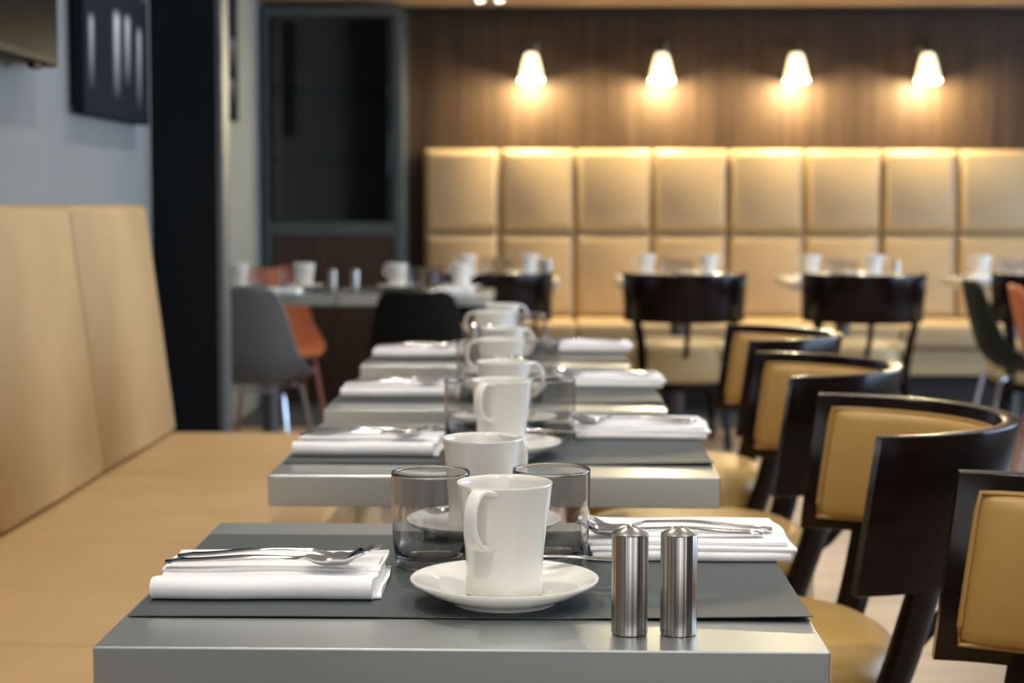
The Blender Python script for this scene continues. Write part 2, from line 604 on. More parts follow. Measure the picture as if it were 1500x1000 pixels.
# ------------------------------------------------------------------ ceiling downlights
def downlight(x, y, z, label, power, group, r=0.045):
    t = thing('downlight', label, 'lamp', (x, y, z), 0, group)
    bm = lathe(bmesh.new(), [(r + 0.002, 0.0), (r + 0.016, 0.0), (r + 0.016, -0.005), (r + 0.006, -0.008), (r + 0.002, -0.004), (r + 0.002, 0.0)], 24)
    mk('ring', bm, M['edge_trim'], t, True)
    mk('lens', lathe(bmesh.new(), [(0, -0.0045), (r, -0.0035), (r, -0.0005), (0, -0.0005)], 24), M['lens'], t)
    if power:
        l = bpy.data.lights.new('downlight_beam', 'SPOT')
        l.energy = power * 10
        l.spot_size = R(112)
        l.spot_blend = 0.7
        l.shadow_soft_size = 0.032
        l.color = WARM
        o = bpy.data.objects.new('downlight_beam', l)
        C.objects.link(o)
        o.parent = t
        o.location = (0, 0, -0.02)
    return t


downlight(-0.372, 9.70, 2.205, 'small lit downlight in the wood soffit, left of a close pair', 0.5, 'pair of downlights in the soffit', 0.028)
downlight(-0.268, 9.70, 2.205, 'small lit downlight in the wood soffit, right of a close pair', 0.5, 'pair of downlights in the soffit', 0.028)
for x in (-0.45, 0.75, 2.3):
    for y in (0.2, 1.75, 3.4, 5.2, 6.9, 8.5):
        if x < 0 and y > 8:
            continue
        downlight(0.05 if (x < 0 and y > 6) else x, y, ZC, 'recessed ceiling downlight %s, %s from the far banquette' % (
            {-0.45: 'over the steel table row', 0.75: 'over the aisle', 2.3: 'on the window side'}[x], {0.2: 'sixth', 1.75: 'fifth', 3.4: 'fourth', 5.2: 'third', 6.9: 'second', 8.5: 'first'}[y]), SPOT / 10 * (1.0 if x < 1 else 0.8), 'downlights of the main ceiling')

# ------------------------------------------------------------------ wall pieces: television, paintings
tv = thing('television', 'black flat television mounted high on the left wall', 'television', (-1.20, 3.52, 1.42))
mk('bezel', B(0.03, 0.075, -0.57, 0.57, 0, 0.66, 0.006), M['tv_frame'], tv)
mk('screen', B(0.0745, 0.0765, -0.555, 0.555, 0.02, 0.645), M['tv'], tv)
mk('wall_mount', B(0.0005, 0.031, -0.15, 0.15, 0.2, 0.45), M['tv_frame'], tv)
mk('sensor', B(0.05, 0.068, 0.40, 0.46, -0.012, 0.001, 0.003), M['tv_frame'], tv)

cv = thing('painting', 'dark canvas with pale vertical brush strokes beside the television', 'painting', (-1.20, 4.805, 1.335))
mk('canvas', B(0.012, 0.04, -0.36, 0.36, 0, 1.02, 0.002), M['painting'], cv)
mk('stretcher_bar', B(0.0005, 0.0125, -0.34, 0.34, 0.02, 1.0), M['tv_frame'], cv)
cv2 = thing('painting', 'small dark canvas on the grey wall behind the pillar', 'painting', (XREC, 8.72, 1.51))
mk('canvas', B(0.012, 0.035, -0.15, 0.15, 0, 0.68, 0.002), M['painting_b'], cv2)
mk('stretcher_bar', B(0.0005, 0.0125, -0.13, 0.13, 0.02, 0.66), M['tv_frame'], cv2)

# ------------------------------------------------------------------ glazed cabinet in the corner
cb = thing('glazed_cabinet', 'tall dark glazed cabinet with a steel frame in the far left corner', 'cabinet', (-1.17, 9.82, 0))
cx0, cx1, cy0, cy1, zt = -0.405, 0.375, -0.10, 0.25, 2.17
for (x, y) in ((cx0, cy0), (cx1 - 0.05, cy0), (cx0 + 0.015, cy1 - 0.05), (cx1 - 0.05, cy1 - 0.05)):
    mk('post', B(x + 0.012 * (x < 0), x + 0.05, y, y + 0.05, 0.004, zt, 0.003), M['frame_metal'], cb)
for z in (zt - 0.05, 0.93):
    for y in (cy0, cy1 - 0.05):
        mk('rail', B(cx0 + 0.05, cx1 - 0.05, y + 0.002, y + 0.048, z, z + 0.075 if z < 1 else z + 0.05, 0.003), M['frame_metal'], cb)
mk('back_panel', B(cx0 + 0.05, cx1 - 0.05, cy1 - 0.03, cy1 - 0.01, 1.0, zt - 0.05), M['cab_dark'], cb)
mk('side_panel', B(cx1 - 0.035, cx1 - 0.015, cy0 + 0.05, cy1 - 0.05, 0.93, zt), M['cab_dark'], cb)
mk('side_panel', B(cx0 + 0.015, cx0 + 0.035, cy0 + 0.05, cy1 - 0.05, 0.93, zt), M['frame_metal'], cb)
for z in (1.34, 1.72):
    mk('shelf', B(cx0 + 0.05, cx1 - 0.05, cy0 + 0.06, cy1 - 0.03, z, z + 0.022), M['black_trim'], cb)
dr = mk('door', B(cx0 + 0.052, cx1 - 0.052, cy0 + 0.012, cy0 + 0.020, 1.007, zt - 0.052), M['cab_glass'], cb)
for xa, xb in ((cx1 - 0.088, cx1 - 0.054), (cx0 + 0.054, cx0 + 0.075)):
    mk('door_stile', B(xa, xb, cy0 - 0.006, cy0 + 0.011, 1.007, zt - 0.052, 0.002), M['black_trim'], dr)
mk('handle', tube(bmesh.new(), [(cx1 - 0.07, cy0 - 0.007, 1.25), (cx1 - 0.07, cy0 - 0.035, 1.26), (cx1 - 0.07, cy0 - 0.035, 1.74), (cx1 - 0.07, cy0 - 0.007, 1.75)], 0.008), M['black_trim'], dr, True)
mk('lower_panel', B(cx0 + 0.05, cx1 - 0.05, cy0 + 0.02, cy0 + 0.04, 0.01, 0.93), M['wood_low'], cb)

# ------------------------------------------------------------------ furniture builders
TW, TD, TH = 0.622, 0.585, 0.74


def make_table():
    t = thing('steel_table', 'x', 'table')
    mk('tabletop', B(-TW / 2, TW / 2, -TD / 2, TD / 2, TH - 0.043, TH, 0.0016, 2), M['steel_top'], t)
    mk('column', lathe(bmesh.new(), [(0.036, 0.014), (0.036, TH - 0.06), (0.09, TH - 0.0525), (0.09, TH - 0.0435)], 28, cap0=True, cap1=True), M['steel_leg'], t, True)
    mk('base_plate', B(-0.165, 0.165, -0.19, 0.19, 0, 0.0145, 0.003), M['steel_leg'], t)
    return t


def sweep_arc(bm, t0, t1, n, section, zref=0.80, taper_ends=False, endscale=None):
    """sweep a closed section of (offset, z) along the barrel of the chair back; t in degrees from -Y"""
    rs = []
    for i in range(n + 1):
        t = R(t0 + (t1 - t0) * i / n)
        ring = []
        sec = section(i / n) if callable(section) else section
        for off, z in sec:
            r = 0.274 - 0.055 * (zref - z) + off
            ring.append((math.sin(t) * r, -math.cos(t) * r + 0.125 * (zref - z), z))
        rs.append(ring)
    return rings(bm, rs)


def make_barrel_chair(seat_mat):
    t = thing('barrel_chair', 'x', 'chair')
    zb, zt_ = 0.578, 0.80
    h = zt_ - zb
    sec = [(p, q + (zb + zt_) / 2) for p, q in rrect(0.026, h, 0.004, 2)]
    mk('back_shell', sweep_arc(bmesh.new(), -83, 83, 44, sec), M['dark_wood'], t, True)

    def pad(u):
        e = min(u, 1 - u) * 44
        k_ = min(1.0, 0.25 + 0.75 * math.sqrt(min(1, e / 2.5)))
        hh = h - 0.046
        zc = (zb + zt_) / 2 - 0.001
        pts = []
        for p, q in ((0.0, -1), (-0.55, -0.985), (-0.85, -0.93), (-1, -0.80), (-1.12, -0.3), (-1.12, 0.3), (-1, 0.80), (-0.85, 0.93), (-0.55, 0.985), (0.0, 1)):
            pts.append((-0.0128 + 0.018 * k_ * p, zc + hh / 2 * q * (0.97 + 0.03 * k_)))
        return pts
    pd = mk('back_pad', sweep_arc(bmesh.new(), -77, 77, 44, pad), M['tan_chair'], t, True, 70)
    # welt round the pad

    def P_(deg, z, off):
        a = R(deg)
        r = 0.274 - 0.055 * (0.80 - z) + off
        return (math.sin(a) * r, -math.cos(a) * r + 0.125 * (0.80 - z), z)
    z0, z1 = zb + 0.0215, zt_ - 0.0225
    loop = [P_(-77 + 154 * i / 36, z1, -0.017) for i in range(37)] + [P_(77.5, z1 + (z0 - z1) * i / 8, -0.017) for i in range(1, 8)] \
        + [P_(77 - 154 * i / 36, z0, -0.017) for i in range(37)] + [P_(-77.5, z0 + (z1 - z0) * i / 8, -0.017) for i in range(1, 8)]
    mk('piping', tube(bmesh.new(), loop, 0.0036, 6, True), M['piping'], pd, True)
    # rear legs that run up into the shell, and the short middle post
    for s in (-1, 1):
        a = 58 * s
        rad = Vector((math.sin(R(a)), -math.cos(R(a)), 0))
        tan_ = Vector((math.cos(R(a)), math.sin(R(a)), 0))
        top = Vector(P_(a, 0.60, 0.0))
        pts = catmull([top, Vector((s * 0.200, -0.086, 0.48)), Vector((s * 0.192, -0.052, 0.36)),
                       Vector((s * 0.190, -0.050, 0.22)), Vector((s * 0.198, -0.095, 0.0))], 5)
        mk('leg', ribbon(bmesh.new(), pts, lambda u: 0.058 - 0.018 * u, lambda u: 0.024 + 0.010 * min(1, u * 3), tan_, 2), M['dark_wood'], t, True)
    top = Vector(P_(0, 0.60, 0.0))
    mk('post', ribbon(bmesh.new(), [top, top + Vector((0, 0.030, -0.08)), (0, -0.150, 0.45), (0, -0.085, 0.40)], 0.026, 0.02, (1, 0, 0), 2), M['dark_wood'], t, True)
    bm = lathe(bmesh.new(), [(0, 0.300), (0.225, 0.300), (0.239, 0.306), (0.246, 0.325), (0.248, 0.40), (0.245, 0.440), (0.232, 0.466), (0.205, 0.480), (0.12, 0.488), (0, 0.490)],
               48, 2.35, 0.98, 0.98, 0, 0.125)
    st = mk('seat', bm, seat_mat, t, True, 60)
    mk('seat_rail', lathe(bmesh.new(), [(0, 0.262), (0.222, 0.262), (0.228, 0.268), (0.228, 0.2995), (0, 0.2995)], 40, 2.35, 0.98, 0.98, 0, 0.125), M['dark_wood'], t, True)
    for s in (-1, 1):
        mk('leg', ribbon(bmesh.new(), [(s * 0.145, 0.265, 0.266), (s * 0.15, 0.275, 0.15), (s * 0.158, 0.290, 0.0)], lambda u: 0.040 - 0.012 * u, lambda u: 0.034 - 0.01 * u, (1, 0, 0), 2), M['dark_wood'], t, True)
    return t


def make_shell_chair(shell_mat, leg_mat):
    t = thing('shell_chair', 'x', 'chair')
    prof = [(-0.245, 0.800, 0.105, 0.020), (-0.243, 0.790, 0.140, 0.026), (-0.238, 0.765, 0.166, 0.034), (-0.225, 0.70, 0.186, 0.045), (-0.205, 0.62, 0.203, 0.055),
            (-0.180, 0.54, 0.216, 0.065), (-0.140, 0.475, 0.226, 0.075), (-0.08, 0.440, 0.230, 0.075), (0.0, 0.428, 0.230, 0.062),
            (0.09, 0.430, 0.226, 0.045), (0.17, 0.438, 0.212, 0.028), (0.215, 0.434, 0.192, 0.016), (0.235, 0.420, 0.165, 0.008)]
    cen = catmull([(0, p[0], p[1]) for p in prof], 3)
    wid = catmull([(p[2], p[3], 0) for p in prof], 3)
    bm = bmesh.new()
    grid, gridb = [], []
    nv = 14
    for i, (c, wv) in enumerate(zip(cen, wid)):
        a, b = cen[max(0, i - 1)], cen[min(len(cen) - 1, i + 1)]
        d = (b - a).normalized()
        nrm = Vector((1, 0, 0)).cross(d).normalized()      # towards the sitter
        row, rowb = [], []
        for j in range(nv + 1):
            v = -1 + 2 * j / nv
            p = c + Vector((v * wv.x, 0, 0)) + nrm * (wv.y * abs(v) ** 2.4)
            row.append(bm.verts.new(p))
            rowb.append(bm.verts.new(p - nrm * 0.009))
        grid.append(row)
        gridb.append(rowb)
    I, J = len(grid), nv + 1
    for i in range(I - 1):
        for j in range(J - 1):
            bm.faces.new((grid[i][j], grid[i][j + 1], grid[i + 1][j + 1], grid[i + 1][j]))
            bm.faces.new((gridb[i][j], gridb[i + 1][j], gridb[i + 1][j + 1], gridb[i][j + 1]))
    for i in range(I - 1):
        bm.faces.new((grid[i][0], grid[i + 1][0], gridb[i + 1][0], gridb[i][0]))
        bm.faces.new((grid[i][-1], gridb[i][-1], gridb[i + 1][-1], grid[i + 1][-1]))
    for j in range(J - 1):
        bm.faces.new((grid[0][j], gridb[0][j], gridb[0][j + 1], grid[0][j + 1]))
        bm.faces.new((grid[-1][j], grid[-1][j + 1], gridb[-1][j + 1], gridb[-1][j]))
    mk('shell', bm, shell_mat, t, True, 50)
    for sx in (-1, 1):
        for sy in (-1, 1):
            mk('leg', tube(bmesh.new(), [(sx * 0.13, 0.02 + sy * 0.10, 0.418), (sx * 0.16, 0.02 + sy * 0.15, 0.395), (sx * 0.215, 0.02 + sy * 0.225, 0.0)], 0.0085, 8), leg_mat, t, True)
    for sy in (-1, 1):
        mk('cross_bar', tube(bmesh.new(), [(-0.15, 0.02 + sy * 0.12, 0.408), (0.15, 0.02 + sy * 0.12, 0.408)], 0.008, 6), leg_mat, t, True)
    return t


# ------------------------------------------------------------------ tableware builders (each stands on z = 0)
def make_mug():
    t = thing('mug', 'x', 'mug')
    H = 0.106
    prof = [(0, 0.0035), (0.028, 0.0035), (0.031, 0.0), (0.0345, 0.0005), (0.0362, 0.003), (0.0364, 0.012), (0.0362, 0.030), (0.0370, 0.042), (0.0390, 0.060), (0.0418, 0.082), (0.0446, 0.1035),
            (0.0450, 0.1052), (0.0443, 0.1060), (0.0430, 0.1052), (0.0420, 0.100), (0.0392, 0.080), (0.0362, 0.058), (0.0342, 0.040), (0.0335, 0.020), (0.0300, 0.0085), (0.020, 0.0065), (0, 0.0062)]
    mk('body', lathe(bmesh.new(), prof, 64), M['porcelain'], t, True, 60)
    pts = catmull([(0.0405, 0, 0.1008), (0.048, 0, 0.1022), (0.0565, 0, 0.0990), (0.0635, 0, 0.0895), (0.0655, 0, 0.0765), (0.0630, 0, 0.0640), (0.0550, 0, 0.0545), (0.046, 0, 0.0505), (0.0365, 0, 0.0490)], 5)
    mk('handle', ribbon(bmesh.new(), pts, lambda u: 0.0175 + 0.016 * max(0, 1 - u * 6) - 0.0045 * math.sin(math.pi * min(1, u * 1.2)) + 0.003 * max(0, u * 5 - 4), lambda u: 0.0058, (0, 1, 0), 4), M['porcelain'], t, True, 70)
    return t


def make_saucer():
    prof = [(0, 0.002), (0.044, 0.002), (0.045, 0.0), (0.0485, 0.0), (0.0495, 0.003), (0.060, 0.0065), (0.075, 0.0125), (0.0865, 0.0195), (0.0885, 0.0215), (0.0882, 0.0230), (0.0865, 0.0232), (0.083, 0.0215),
            (0.072, 0.0160), (0.058, 0.0110), (0.046, 0.0085), (0.041, 0.0078), (0.039, 0.0068), (0, 0.0062)]
    return mk('saucer', lathe(bmesh.new(), prof, 64), M['porcelain'], None, True, 60)


def make_glass():
    prof = [(0, 0.0016), (0.022, 0.0010), (0.0265, 0.0), (0.0310, 0.0008), (0.0350, 0.0046), (0.0370, 0.0105), (0.0384, 0.022), (0.0392, 0.034), (0.0400, 0.052), (0.0403, 0.075), (0.0405, 0.0945), (0.0405, 0.0970), (0.0400, 0.0980), (0.0393, 0.0970), (0.0392, 0.0945),
            (0.0390, 0.075), (0.0387, 0.052), (0.0379, 0.034), (0.0369, 0.024), (0.0345, 0.0145), (0.0290, 0.0098), (0.018, 0.0086), (0, 0.0084)]
    return mk('tumbler', lathe(bmesh.new(), prof, 64), M['glass_base'], None, True, 75)


def make_shaker():
    t = thing('shaker', 'x', 'shaker')
    mk('body', lathe(bmesh.new(), [(0, 0.0), (0.0150, 0.0), (0.0157, 0.0008), (0.0157, 0.0015), (0.0160, 0.0018), (0.0160, 0.0868), (0.0157, 0.0876), (0, 0.0876)], 56), M['shaker'], t, True, 35)
    cap = mk('cap', lathe(bmesh.new(), [(0.0158, 0.0877), (0.0158, 0.0882), (0.0130, 0.0900), (0.0085, 0.0922), (0.0035, 0.0941), (0, 0.0945)], 48, cap0=True), M['cap'], t, True, 30)
    bm = bmesh.new()
    for a in range(3):
        lathe(bm, [(0.0008, 0.0), (0.0008, 0.0003), (0, 0.0003)], 8, cx=0.0035 * math.cos(a * 2.094), cy=0.0035 * math.sin(a * 2.094))
    bmesh.ops.translate(bm, vec=(0, 0, 0.0941), verts=bm.verts)
    mk('holes', bm, M['tv_frame'], cap)
    return t


def utensil(bm, L, width, zc, cup, thick, nu=36, nv=8, x0=0.0):
    """sheet-metal utensil along +x: width(u), centre height zc(u), cup(u) = rise of the rims"""
    top, bot = [], []
    for i in range(nu + 1):
        u = i / nu
        wv, z, c = width(u), zc(u), cup(u)
        a, b = [], []
        for j in range(nv + 1):
            v = -1 + 2 * j / nv
            zz = z + c * v * v
            th = thick * (1 - 0.55 * abs(v) ** 3)
            a.append(bm.verts.new((x0 + L * u, v * wv, zz + th)))
            b.append(bm.verts.new((x0 + L * u, v * wv, zz)))
        top.append(a)
        bot.append(b)
    for i in range(nu):
        for j in range(nv):
            bm.faces.new((top[i][j], top[i + 1][j], top[i + 1][j + 1], top[i][j + 1]))
            bm.faces.new((bot[i][j], bot[i][j + 1], bot[i + 1][j + 1], bot[i + 1][j]))
        bm.faces.new((top[i][0], bot[i][0], bot[i + 1][0], top[i + 1][0]))
        bm.faces.new((top[i][nv], top[i + 1][nv], bot[i + 1][nv], bot[i][nv]))
    for g in (0, nu):
        for j in range(nv):
            bm.faces.new((top[g][j], top[g][j + 1], bot[g][j + 1], bot[g][j]))
    return bm


def lerp_table(tab):
    def f_(u):
        for (a, va), (b, vb) in zip(tab, tab[1:]):
            if u <= b:
                t = (u - a) / (b - a)
                t = t * t * (3 - 2 * t)
                return va + (vb - va) * t
        return tab[-1][1]
    return f_


def make_spoon(L=0.198, name='spoon'):
    k = L / 0.198
    wd = lerp_table([(0, 0.0055 * k), (0.02, 0.0088 * k), (0.25, 0.0070 * k), (0.60, 0.0036 * k), (0.67, 0.0040 * k), (0.74, 0.0135 * k), (0.84, 0.0200 * k), (0.93, 0.0165 * k), (0.985, 0.0070 * k), (1, 0.0015 * k)])
    zc = lerp_table([(0, 0.0020), (0.08, 0.0035), (0.45, 0.0075 * k), (0.66, 0.0065 * k), (0.80, 0.0), (0.88, 0.0012), (1.0, 0.0135 * k)])
    cp = lerp_table([(0, 0.0), (0.64, 0.0), (0.72, 0.004 * k), (0.84, 0.0085 * k), (0.94, 0.006 * k), (1, 0.0)])
    return mk(name, utensil(bmesh.new(), L, wd, zc, cp, 0.0026 * min(1, k * 1.1), 52, 10), M['steel'], None, True, 60)


def make_fork(L=0.200):
    t = thing('fork', 'x', 'fork')
    wd = lerp_table([(0, 0.0055), (0.02, 0.0088), (0.25, 0.0070), (0.60, 0.0034), (0.68, 0.0040), (0.76, 0.0105), (0.80, 0.0118)])
    zc = lerp_table([(0, 0.0020), (0.08, 0.0035), (0.45, 0.0085), (0.66, 0.0075), (0.78, 0.0015), (0.86, 0.0010), (1.0, 0.0115)])
    mk('handle', utensil(bmesh.new(), L * 0.80, lambda u: wd(u * 0.8), lambda u: zc(u * 0.8), lambda u: 0, 0.0026, 40, 6), M['steel'], t, True, 60)
    for i in range(4):
        yv = -0.0098 + 0.00653 * i
        pts = [(L * (0.785 + 0.215 * q / 8), yv, zc(0.785 + 0.215 * q / 8) + 0.0012) for q in range(9)]
        mk('tine', ribbon(bmesh.new(), pts, lambda u: 0.0034 - 0.0016 * u, 0.0020, (0, 1, 0), 1), M['steel'], t, True)
    return t


def make_napkin(kind, seed):
    """folded cloth: stacked layers with rolled front folds, gently uneven; front at -y"""
    rnd = random.Random(seed)
    W, D = 0.212, 0.150
    bm = bmesh.new()

    def layer(x0, x1, y0, y1, z0, z1, wav, ph, dip=0.0):
        h = z1 - z0
        n = 26
        rs = []
        for i in range(n + 1):
            u = i / n
            x = x0 + (x1 - x0) * u
            wob = wav * math.sin(u * 5.2 + ph) + wav * 0.5 * math.sin(u * 11.0 + ph * 2)
            ring = []
            r = h * 0.49
            pts = []
            for q in range(7):                           # rolled front
                a = R(270 - 180 * q / 6)
                pts.append((y0 + r + r * math.cos(a), z0 + h / 2 + r * math.sin(a)))
            for q in range(1, 7):                        # top
                s = q / 7
                pts.append((y0 + r + (y1 - y0 - r) * s, z1 - dip * math.sin(math.pi * min(1, s * 1.5)) ** 2))
            pts.append((y1, z1 - 0.0006))
            pts.append((y1 + 0.0006, (z0 + z1) / 2))
            pts.append((y1, z0))
            for yy, zz in pts:
                tz = (zz - z0) / h
                ring.append((x + 0.0015 * math.sin(yy * 60 + ph), yy + wob, zz + wav * 0.55 * tz * math.sin(u * 7 + ph + yy * 25)))
            rs.append(ring)
        rings(bm, rs)
    if kind == 'roll':
        layer(-W / 2 + 0.004, W / 2 + 0.004, -D / 2 + 0.012, D / 2, 0.0, 0.0045, 0.0008, 0.4)
        layer(-W / 2 + 0.001, W / 2 - 0.003, -D / 2, D / 2 - 0.02, 0.0003, 0.0205, 0.0014, rnd.random() * 6, 0.0055)
        layer(-W / 2, W / 2, -D / 2 + 0.062, D / 2 + 0.004, 0.0145, 0.0192, 0.0018, rnd.random() * 6, 0.001)
    else:
        layer(-W / 2 + 0.004, W / 2 - 0.002, -D / 2, D / 2, 0.0, 0.0105, 0.0010, rnd.random() * 6)
        layer(-W / 2, W / 2 + 0.003, -D / 2 + 0.003, D / 2 - 0.003, 0.0100, 0.0150, 0.0012, rnd.random() * 6)
        layer(-W / 2 - 0.002, W / 2 - 0.004, -D / 2 + 0.012, D / 2 + 0.003, 0.0145, 0.0205, 0.0014, rnd.random() * 6, 0.0015)
    return mk('napkin', bm, M['napkin'], None, True, 60)


def make_runner(seed, curl=1.0):
    rnd = random.Random(seed)
    W, D = 0.618, 0.395
    bm = bmesh.new()
    nx, ny = 60, 16
    p1, p2 = rnd.random() * 6, rnd.random() * 6
    top, bot = [], []
    for i in range(nx + 1):
        a, b = [], []
        for j in range(ny + 1):
            u, v = i / nx, j / ny
            z = 0.0003
            z += curl * 0.0034 * max(0, 1 - v * 4.5) ** 2 * max(0, (u - 0.62) / 0.38) ** 1.5      # curled front corner
            z += curl * 0.0010 * max(0, 1 - v * 7) ** 2 * (0.5 + 0.5 * math.sin(u * 9 + p1)) * (1 - 0.5 * u)
            z += curl * 0.0002 * max(0, v * 7 - 6) ** 2 * (0.5 + 0.5 * math.sin(u * 8 + p2))
            x = -W / 2 + W * u
            y = -D / 2 + D * v + 0.0008 * math.sin(u * 4 + p1)
            a.append(bm.verts.new((x, y, z + 0.0009)))
            b.append(bm.verts.new((x, y, z)))
        top.append(a)
        bot.append(b)
    for i in range(nx):
        for j in range(ny):
            bm.faces.new((top[i][j], top[i + 1][j], top[i + 1][j + 1], top[i][j + 1]))
            bm.faces.new((bot[i][j], bot[i][j + 1], bot[i + 1][j + 1], bot[i + 1][j]))
        bm.faces.new((top[i][0], bot[i][0], bot[i + 1][0], top[i + 1][0]))
        bm.faces.new((top[i][ny], top[i + 1][ny], bot[i + 1][ny], bot[i][ny]))
    for j in range(ny):
        bm.faces.new((top[0][j], top[0][j + 1], bot[0][j + 1], bot[0][j]))
        bm.faces.new((top[nx][j], bot[nx][j], bot[nx][j + 1], top[nx][j + 1]))
    return mk('placemat', bm, M['mat'], None, True, 50)


# prototypes: the first use takes the prototype itself, later uses copies
class Kind:
    def __init__(self, proto, cat):
        self.p, self.used, self.cat = proto, False, cat

    def put(self, loc, rz, label, group, tilt=None):
        if not self.used:
            o = self.p
            o.location, o.rotation_euler = loc, (0, 0, rz)
            self.used = True
        else:
            o = clone(self.p, loc, rz, label, group)
        if tilt:
            o.rotation_euler = (tilt[0], tilt[1], rz)
        else:
            o.rotation_euler = (0, 0, rz)
        return tag(o, label, self.cat, group)


K = {'table': Kind(make_table(), 'table'), 'mug': Kind(make_mug(), 'mug'), 'saucer': Kind(make_saucer(), 'saucer'), 'glass': Kind(make_glass(), 'glass'),
     'shaker': Kind(make_shaker(), 'shaker'), 'spoon': Kind(make_spoon(), 'spoon'), 'teaspoon': Kind(make_spoon(0.135, 'teaspoon'), 'spoon'), 'fork': Kind(make_fork(), 'fork'),
     'roll': Kind(make_napkin('roll', 5), 'napkin'), 'flat': Kind(make_napkin('flat', 8), 'napkin'), 'mat': Kind(make_runner(2), 'placemat'), 'mat_flat': Kind(make_runner(4, 0.0), 'placemat'),
     'chair': Kind(make_barrel_chair(M['tan_chair']), 'chair'), 'cream_chair': Kind(make_barrel_chair(M['cream']), 'chair')}

# ------------------------------------------------------------------ the table row in the foreground
T0 = TH + 0.0004
ROW = [(-0.073, 1.467, 'nearest table'), (-0.074, 2.412, 'second table of the row'), (-0.095, 3.185, 'third table of the row'), (-0.120, 4.050, 'fourth table of the row')]
HND = [(R(243), R(48)), (R(240), R(12)), (R(176), R(20)), (R(178), R(10))]
for n, (cx, fy, nm) in enumerate(ROW):
    cy = fy + TD / 2
    K['table'].put((cx, cy, 0), 0, ['brushed steel table in the foreground, nearest of the row', 'brushed steel table, second of the row along the left banquette',
                                    'brushed steel table, third of the row along the left banquette', 'brushed steel table, fourth and last of the row along the left banquette'][n], 'steel tables in the foreground row')
    K['mat'].put((cx + 0.003, fy + 0.305, T0), 0, 'charcoal paper placemat laid across the ' + nm, 'placemats on the foreground row')
    ZM = T0 + 0.0014
    g = ' on the foreground row'
    # the two cups with their saucers
    for q, (dx, dy, ha) in enumerate((((0.033, 0.006, 0.006, -0.012)[n], (0.174, 0.185, 0.185, 0.185)[n], HND[n][0]), (0.001, 0.487, HND[n][1]))):
        who = ('nearer' if q == 0 else 'farther')
        sx, sy = cx + dx, fy + dy
        K['saucer'].put((sx, sy, ZM), 0, 'white saucer under the %s mug of the %s' % (who, nm), 'saucers' + g)
        K['mug'].put((sx, sy, ZM + 0.0074), ha, 'white porcelain mug, the %s of two on the %s' % (who, nm), 'mugs' + g)
        if q == 0:
            K['teaspoon'].put((sx + 0.118, sy + 0.048, ZM + 0.0262), R(168), 'steel teaspoon across the saucer of the nearer mug on the ' + nm, 'teaspoons' + g, (0, R(1.0)))
        else:
            K['teaspoon'].put((sx + 0.052, sy + 0.066, ZM + 0.0245), R(203), 'steel teaspoon across the saucer of the farther mug on the ' + nm, 'teaspoons' + g, (0, R(1.5)))
    K['glass'].put((cx - 0.047, fy + 0.336, ZM), 0.3, 'clear tumbler left of the mugs on the ' + nm, 'tumblers' + g)
    K['glass'].put((cx + 0.077, fy + 0.358, ZM), 1.1, 'clear tumbler right of the mugs on the ' + nm, 'tumblers' + g)
    # napkins and cutlery
    a = R((0.5, -1.5, 0.5, 1.0)[n])
    lx, ly = cx - 0.194, fy + 0.240
    K['roll'].put((lx, ly, ZM), a, 'folded white napkin at the banquette side of the ' + nm, 'napkins' + g)
    K['fork'].put((lx - 0.098, ly + 0.020, ZM + 0.0212), a + R(2), 'steel fork on the napkin at the banquette side of the ' + nm, 'forks' + g)
    K['spoon'].put((lx - 0.104, ly - 0.010, ZM + 0.0216), a + R(-1.5), 'steel spoon on the napkin at the banquette side of the ' + nm, 'spoons' + g)
    rx, ry = cx + 0.222, fy + (0.436, 0.445, 0.455, 0.45)[n]
    K['flat'].put((rx, ry, ZM), R((0.5, -1.0, 1, 0)[n]), 'folded white napkin at the chair side of the ' + nm, 'napkins' + g)
    K['fork'].put((rx + 0.092, ry - 0.012, ZM + 0.0212), R(176), 'steel fork on the napkin at the chair side of the ' + nm, 'forks' + g)
    K['spoon'].put((rx + 0.080, ry - 0.036, ZM + 0.0212), R(182), 'steel spoon on the napkin at the chair side of the ' + nm, 'spoons' + g)
    # the barrel chair of this table
    ccx, ccy = ((0.452, 1.815), (0.415, 2.665), (0.408, 3.490), (0.430, 4.335))[n]
    K['chair'].put((ccx, ccy, 0.0005), R(90 + (0, 0, 0, 0)[n]), ['dark wood barrel chair cut off by the right edge beside the nearest table', 'dark wood barrel chair with ochre back pad beside the second table',
                                             'dark wood barrel chair with ochre back pad beside the third table', 'dark wood barrel chair with ochre back pad beside the fourth table'][n], 'barrel chairs along the foreground row')
SH = {0: ((0.145, 0.060), (0.1875, 0.060)), 2: ((-0.011, 0.076), (0.034, 0.076)), 3: ((-0.050, 0.078), (-0.013, 0.078))}
for n, pts in SH.items():
    cx, fy, nm = ROW[n]
    for q, (dx, dy) in enumerate(pts):
        K['shaker'].put((cx + dx, fy + dy, T0), q * 1.3, 'brushed steel cylinder shaker, %s of the pair on the %s' % (('left', 'right')[q], nm), 'steel shakers on the foreground row')

